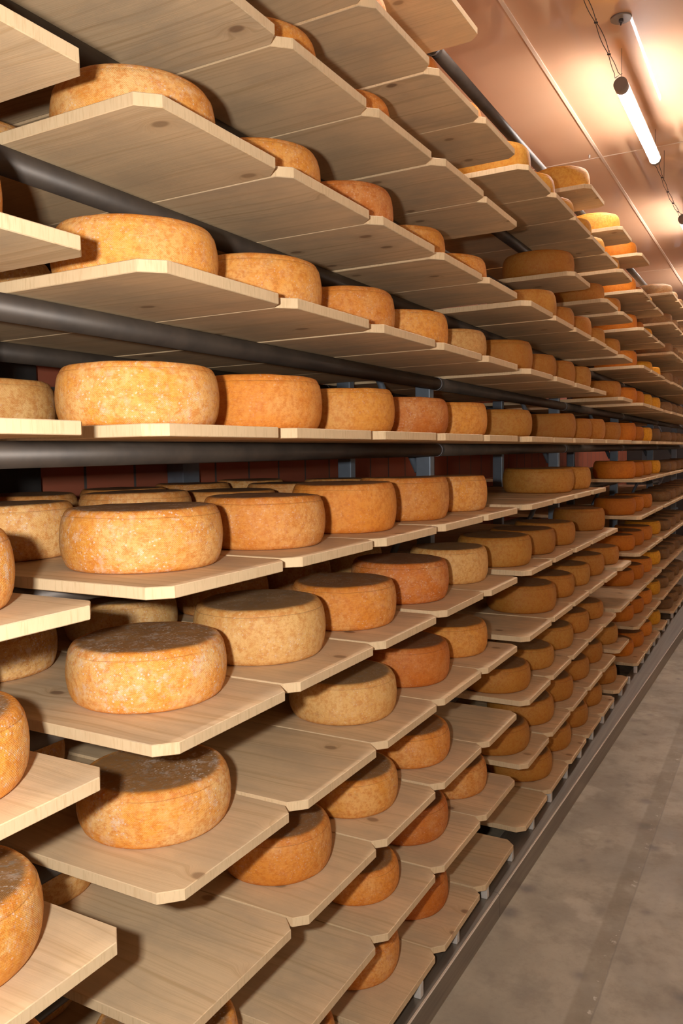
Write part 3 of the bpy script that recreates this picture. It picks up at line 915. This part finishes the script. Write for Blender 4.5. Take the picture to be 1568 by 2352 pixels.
# ------------------------------------------------------------------ floor rail with pegs
RZ = -1.489
def rail_x(y): return -.832 + .0205 * (y - 1.82)
secs = [(-.9, 2.53), (2.53, 5.55), (5.55, 9.0), (9.0, 12.4)][:3]
pegs = [1.929 + .2775 * n for n in range(-3, 38)]
bm = bmesh.new(); add_box(bm, (-.011, -.011, 0), (.011, .011, -1.4446 - RZ - .0008), .003); peg_me = mesh(bm, 'peg', M['peg'])
for i, (a, b_) in enumerate(secs):
    bm = bmesh.new(); t = .004
    W = .135
    prof = [(0, -.085), (0, 0), (-W, 0), (-W, -.085), (-W + t, -.085), (-W + t, -t), (-t, -t), (-t, -.085)]
    A = [bm.verts.new((rail_x(a) + u, a + .001, RZ + v)) for u, v in prof]; B = [bm.verts.new((rail_x(b_) + u, b_ - .001, RZ + v)) for u, v in prof]
    for q in range(8): bm.faces.new((A[q], A[(q + 1) % 8], B[(q + 1) % 8], B[q]))
    bm.faces.new(A[::-1]); bm.faces.new(B)
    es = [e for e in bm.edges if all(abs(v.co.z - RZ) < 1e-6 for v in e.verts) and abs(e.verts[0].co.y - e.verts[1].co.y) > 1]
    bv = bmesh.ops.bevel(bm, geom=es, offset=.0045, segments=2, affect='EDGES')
    for f_ in bv['faces']: f_.material_index = 1  # bevel faces carry the painted highlight
    me = mesh(bm, 'base_rail', M['rail'], M['glint'])
    r = obj('base_rail', me)
    tag(r, 'grey steel base rail along the floor under the bottom boards, %s section' % (['nearest', 'second nearest', 'third nearest', 'farthest'][i]), 'base rail', 'steel base rail along the aisle')
    for py in pegs:
        if a <= py < b_:
            p = obj('peg', peg_me, r, (-.853, py, RZ)); p['label'] = 'small white plastic peg'
# ------------------------------------------------------------------ steel column on the block wall
bm = bmesh.new(); add_box(bm, (-2.328, 2.66, FLOOR), (-2.24, 2.77, CEIL), .004)
struct('wall_left_column', mesh(bm, 'column', M['post']))

# ------------------------------------------------------------------ ceiling lamps
LX, LZ, LR = -.748, 1.772, .030
lampm, t, b = mat('lit_tube'); b.inputs['Emission Color'].default_value = (1., .925, .88, 1); b.inputs['Emission Strength'].default_value = 85.; b.inputs['Base Color'].default_value = (.9, .9, .9, 1)
bm = bmesh.new(); add_tube(bm, (0, .035, 0), (0, 1.175, 0), LR, 20); dif = mesh(bm, 'diffuser', lampm)
bm = bmesh.new()
for a, b_ in ((0, .05), (1.165, 1.21)): 
    add_tube(bm, (0, a, 0), (0, b_, 0), LR + .003, 20)
bm.free()
def capmesh(a, b_):
    bm = bmesh.new(); add_tube(bm, (0, a, 0), (0, b_, 0), LR + .003, 20); add_tube(bm, (0, (a + b_) / 2, LR), (0, (a + b_) / 2, LR + .012), .006, 8); return mesh(bm, 'end_cap', M['lampcap'])
capA, capB = capmesh(0, .055), capmesh(1.165, 1.20)
bm = bmesh.new()
N_ = 8; pa = [math.radians(90 + (i - N_ / 2) * 13) for i in range(N_ + 1)]
for rr_ in (LR + .0015, LR + .006):
    pass
A0 = [[bm.verts.new((rr_ * math.cos(a), yy_, rr_ * math.sin(a))) for a in pa] for yy_ in (.05, 1.17) for rr_ in (LR + .0008, LR + .005)]
for i in range(N_):
    bm.faces.new((A0[0][i], A0[0][i + 1], A0[2][i + 1], A0[2][i])); bm.faces.new((A0[1][i], A0[3][i], A0[3][i + 1], A0[1][i + 1]))
    bm.faces.new((A0[0][i], A0[1][i], A0[1][i + 1], A0[0][i + 1])); bm.faces.new((A0[2][i], A0[2][i + 1], A0[3][i + 1], A0[3][i]))
bm.faces.new((A0[0][0], A0[2][0], A0[3][0], A0[1][0])); bm.faces.new((A0[0][-1], A0[1][-1], A0[3][-1], A0[2][-1]))
hous = mesh(bm, 'housing', M['lampcap'])
LY = [1.58, 4.215, 6.875, 9.53, 12.2]
for i, y in enumerate(LY):
    lp = tag(empty('tube_lamp', (LX, y, LZ)), ['lit tube lamp hanging nearest over the aisle', 'lit tube lamp hanging by wires in full view under the ceiling', 'lit tube lamp partly cut off at the right edge', 'lit tube lamp far down the aisle', 'last lit tube lamp by the far wall'][i], 'lamp', 'tube lamps hanging in a line over the aisle')
    for hy in (.03, 1.18):
        bm = bmesh.new(); add_tube(bm, (0, hy, LR + .004), (0, hy, CEIL - LZ - .0003), .0013, 6); obj('hanger', mesh(bm, 'hanger', M['wire']), lp)
    obj('diffuser', dif, lp); obj('end_cap', capA, lp); obj('end_cap', capB, lp); obj('housing', hous, lp)
def wires(y0, y1, name_label):
    """pair of thin wires from one lamp's far end to the next lamp's near end, tied together here and there, with a hanger to the ceiling"""
    w = tag(empty('lamp_wire', (LX, y0, LZ)), name_label, 'wire', 'wires between the ceiling lamps')
    L = y1 - y0
    for s in (-1, 1):
        pts = []
        for q in range(41):
            u = q / 40; sag = .035 * math.sin(math.pi * u) if L > 1 else .02 * math.sin(math.pi * u)
            near = min(u, 1 - u)
            sp = .012 * abs(math.sin(u * math.pi * 5)) + (.012 if near < .06 else 0) * 1
            pts.append((s * (sp * .5 + .002), u * L, (LR + .012) * (1 - min(1, near / .05)) + (sag if name_label.startswith('thin wires rising') else -sag) + s * sp * .25))
        bm = bmesh.new(); add_path(bm, pts, .0016); obj('wire', mesh(bm, 'wire', M['wire']), w)
    for u in (.2, .4, .6, .8):
        zt = (.035 * math.sin(math.pi * u)) * (1 if name_label.startswith('thin wires rising') else -1)
        bm = bmesh.new(); add_tube(bm, (-.006, u * L - .004, zt), (.006, u * L + .004, zt), .004, 8); add_tube(bm, (0, u * L, zt), (.002, u * L, zt + .016), .0012, 5)
        obj('cable_tie', mesh(bm, 'cable_tie', M['wire']), w)
    if True:
        bm = bmesh.new(); add_path(bm, [(0, .38, CEIL - LZ - .0005), (.002, .37, .09), (0, .38, .03 if y0 < 4 else -.018)], .0016); obj('hanger', mesh(bm, 'hanger', M['wire']), w)
    return w
wires(LY[0] + 1.21, LY[1] - .0015, 'thin wires rising towards the camera from the lamp in full view')
wires(LY[1] + 1.203, LY[2] - .0015, 'thin tied wires between lamp in full view and lamp at the edge')
for n_, (hx, hy) in enumerate(((-.700, 3.95),)):
    rs = empty('ceiling_plate', (hx, hy, CEIL))
    tag(rs, 'small dark round plate on the ceiling above the lamp end', 'ceiling plate')
    bm = bmesh.new(); add_tube(bm, (0, 0, -.008), (0, 0, -.0002), .046, 28); obj('plate', mesh(bm, 'plate', M['lampcap']), rs)
    bm = bmesh.new(); add_tube(bm, (.0, 0, -.020), (.0, 0, -.008), .010, 12); add_tube(bm, (0, 0, -.022), (0, -.006, -.036), .003, 8); obj('hook', mesh(bm, 'hook', M['wire']), rs)
# bare hanger wire beside the second lamp run
bm = bmesh.new(); add_tube(bm, (-1.19, 5.62, CEIL - .02), (-1.19, 5.62, CEIL - .0005), .006, 10); 
tag(obj('ceiling_stud', mesh(bm, 'ceiling_stud', M['peg'])), 'tiny pale stud on the ceiling beside the panel joint', 'stud')

# ------------------------------------------------------------------ camera and its flash
f_px = 1844.798
r = Vector((0.874984721293074, 0.48387676133030155, -0.01627935343249539)); u = Vector((-0.021046268192006303, 0.07160730479170341, 0.997210834525808)); w = Vector((-0.4836928695968878, 0.872201624479665, -0.07283909771655375))
cam = bpy.data.cameras.new('camera'); cam.sensor_fit = 'VERTICAL'; cam.sensor_height = 36.; cam.sensor_width = 24.; cam.lens = f_px / 2352 * 36.; cam.clip_start = .02
co = bpy.data.objects.new('camera', cam); COL.objects.link(co)
co.matrix_world = Matrix(((r.x, u.x, -w.x, 0), (r.y, u.y, -w.y, 0), (r.z, u.z, -w.z, 0), (0, 0, 0, 1)))
S.camera = co
fl = bpy.data.lights.new('flash', 'AREA'); fl.shape = 'RECTANGLE'; fl.size = .05; fl.size_y = .035; fl.energy = 31.; fl.color = (1., .97, .93)
fo = bpy.data.objects.new('flash', fl); COL.objects.link(fo)
p = -r * .15 + u * .04
fo.matrix_world = Matrix(((r.x, u.x, -w.x, p.x), (r.y, u.y, -w.y, p.y), (r.z, u.z, -w.z, p.z), (0, 0, 0, 1)))
wd = bpy.data.worlds.new('world'); S.world = wd; wd.use_nodes = True
wd.node_tree.nodes['Background'].inputs[0].default_value = (.02, .015, .012, 1); wd.node_tree.nodes['Background'].inputs[1].default_value = .3
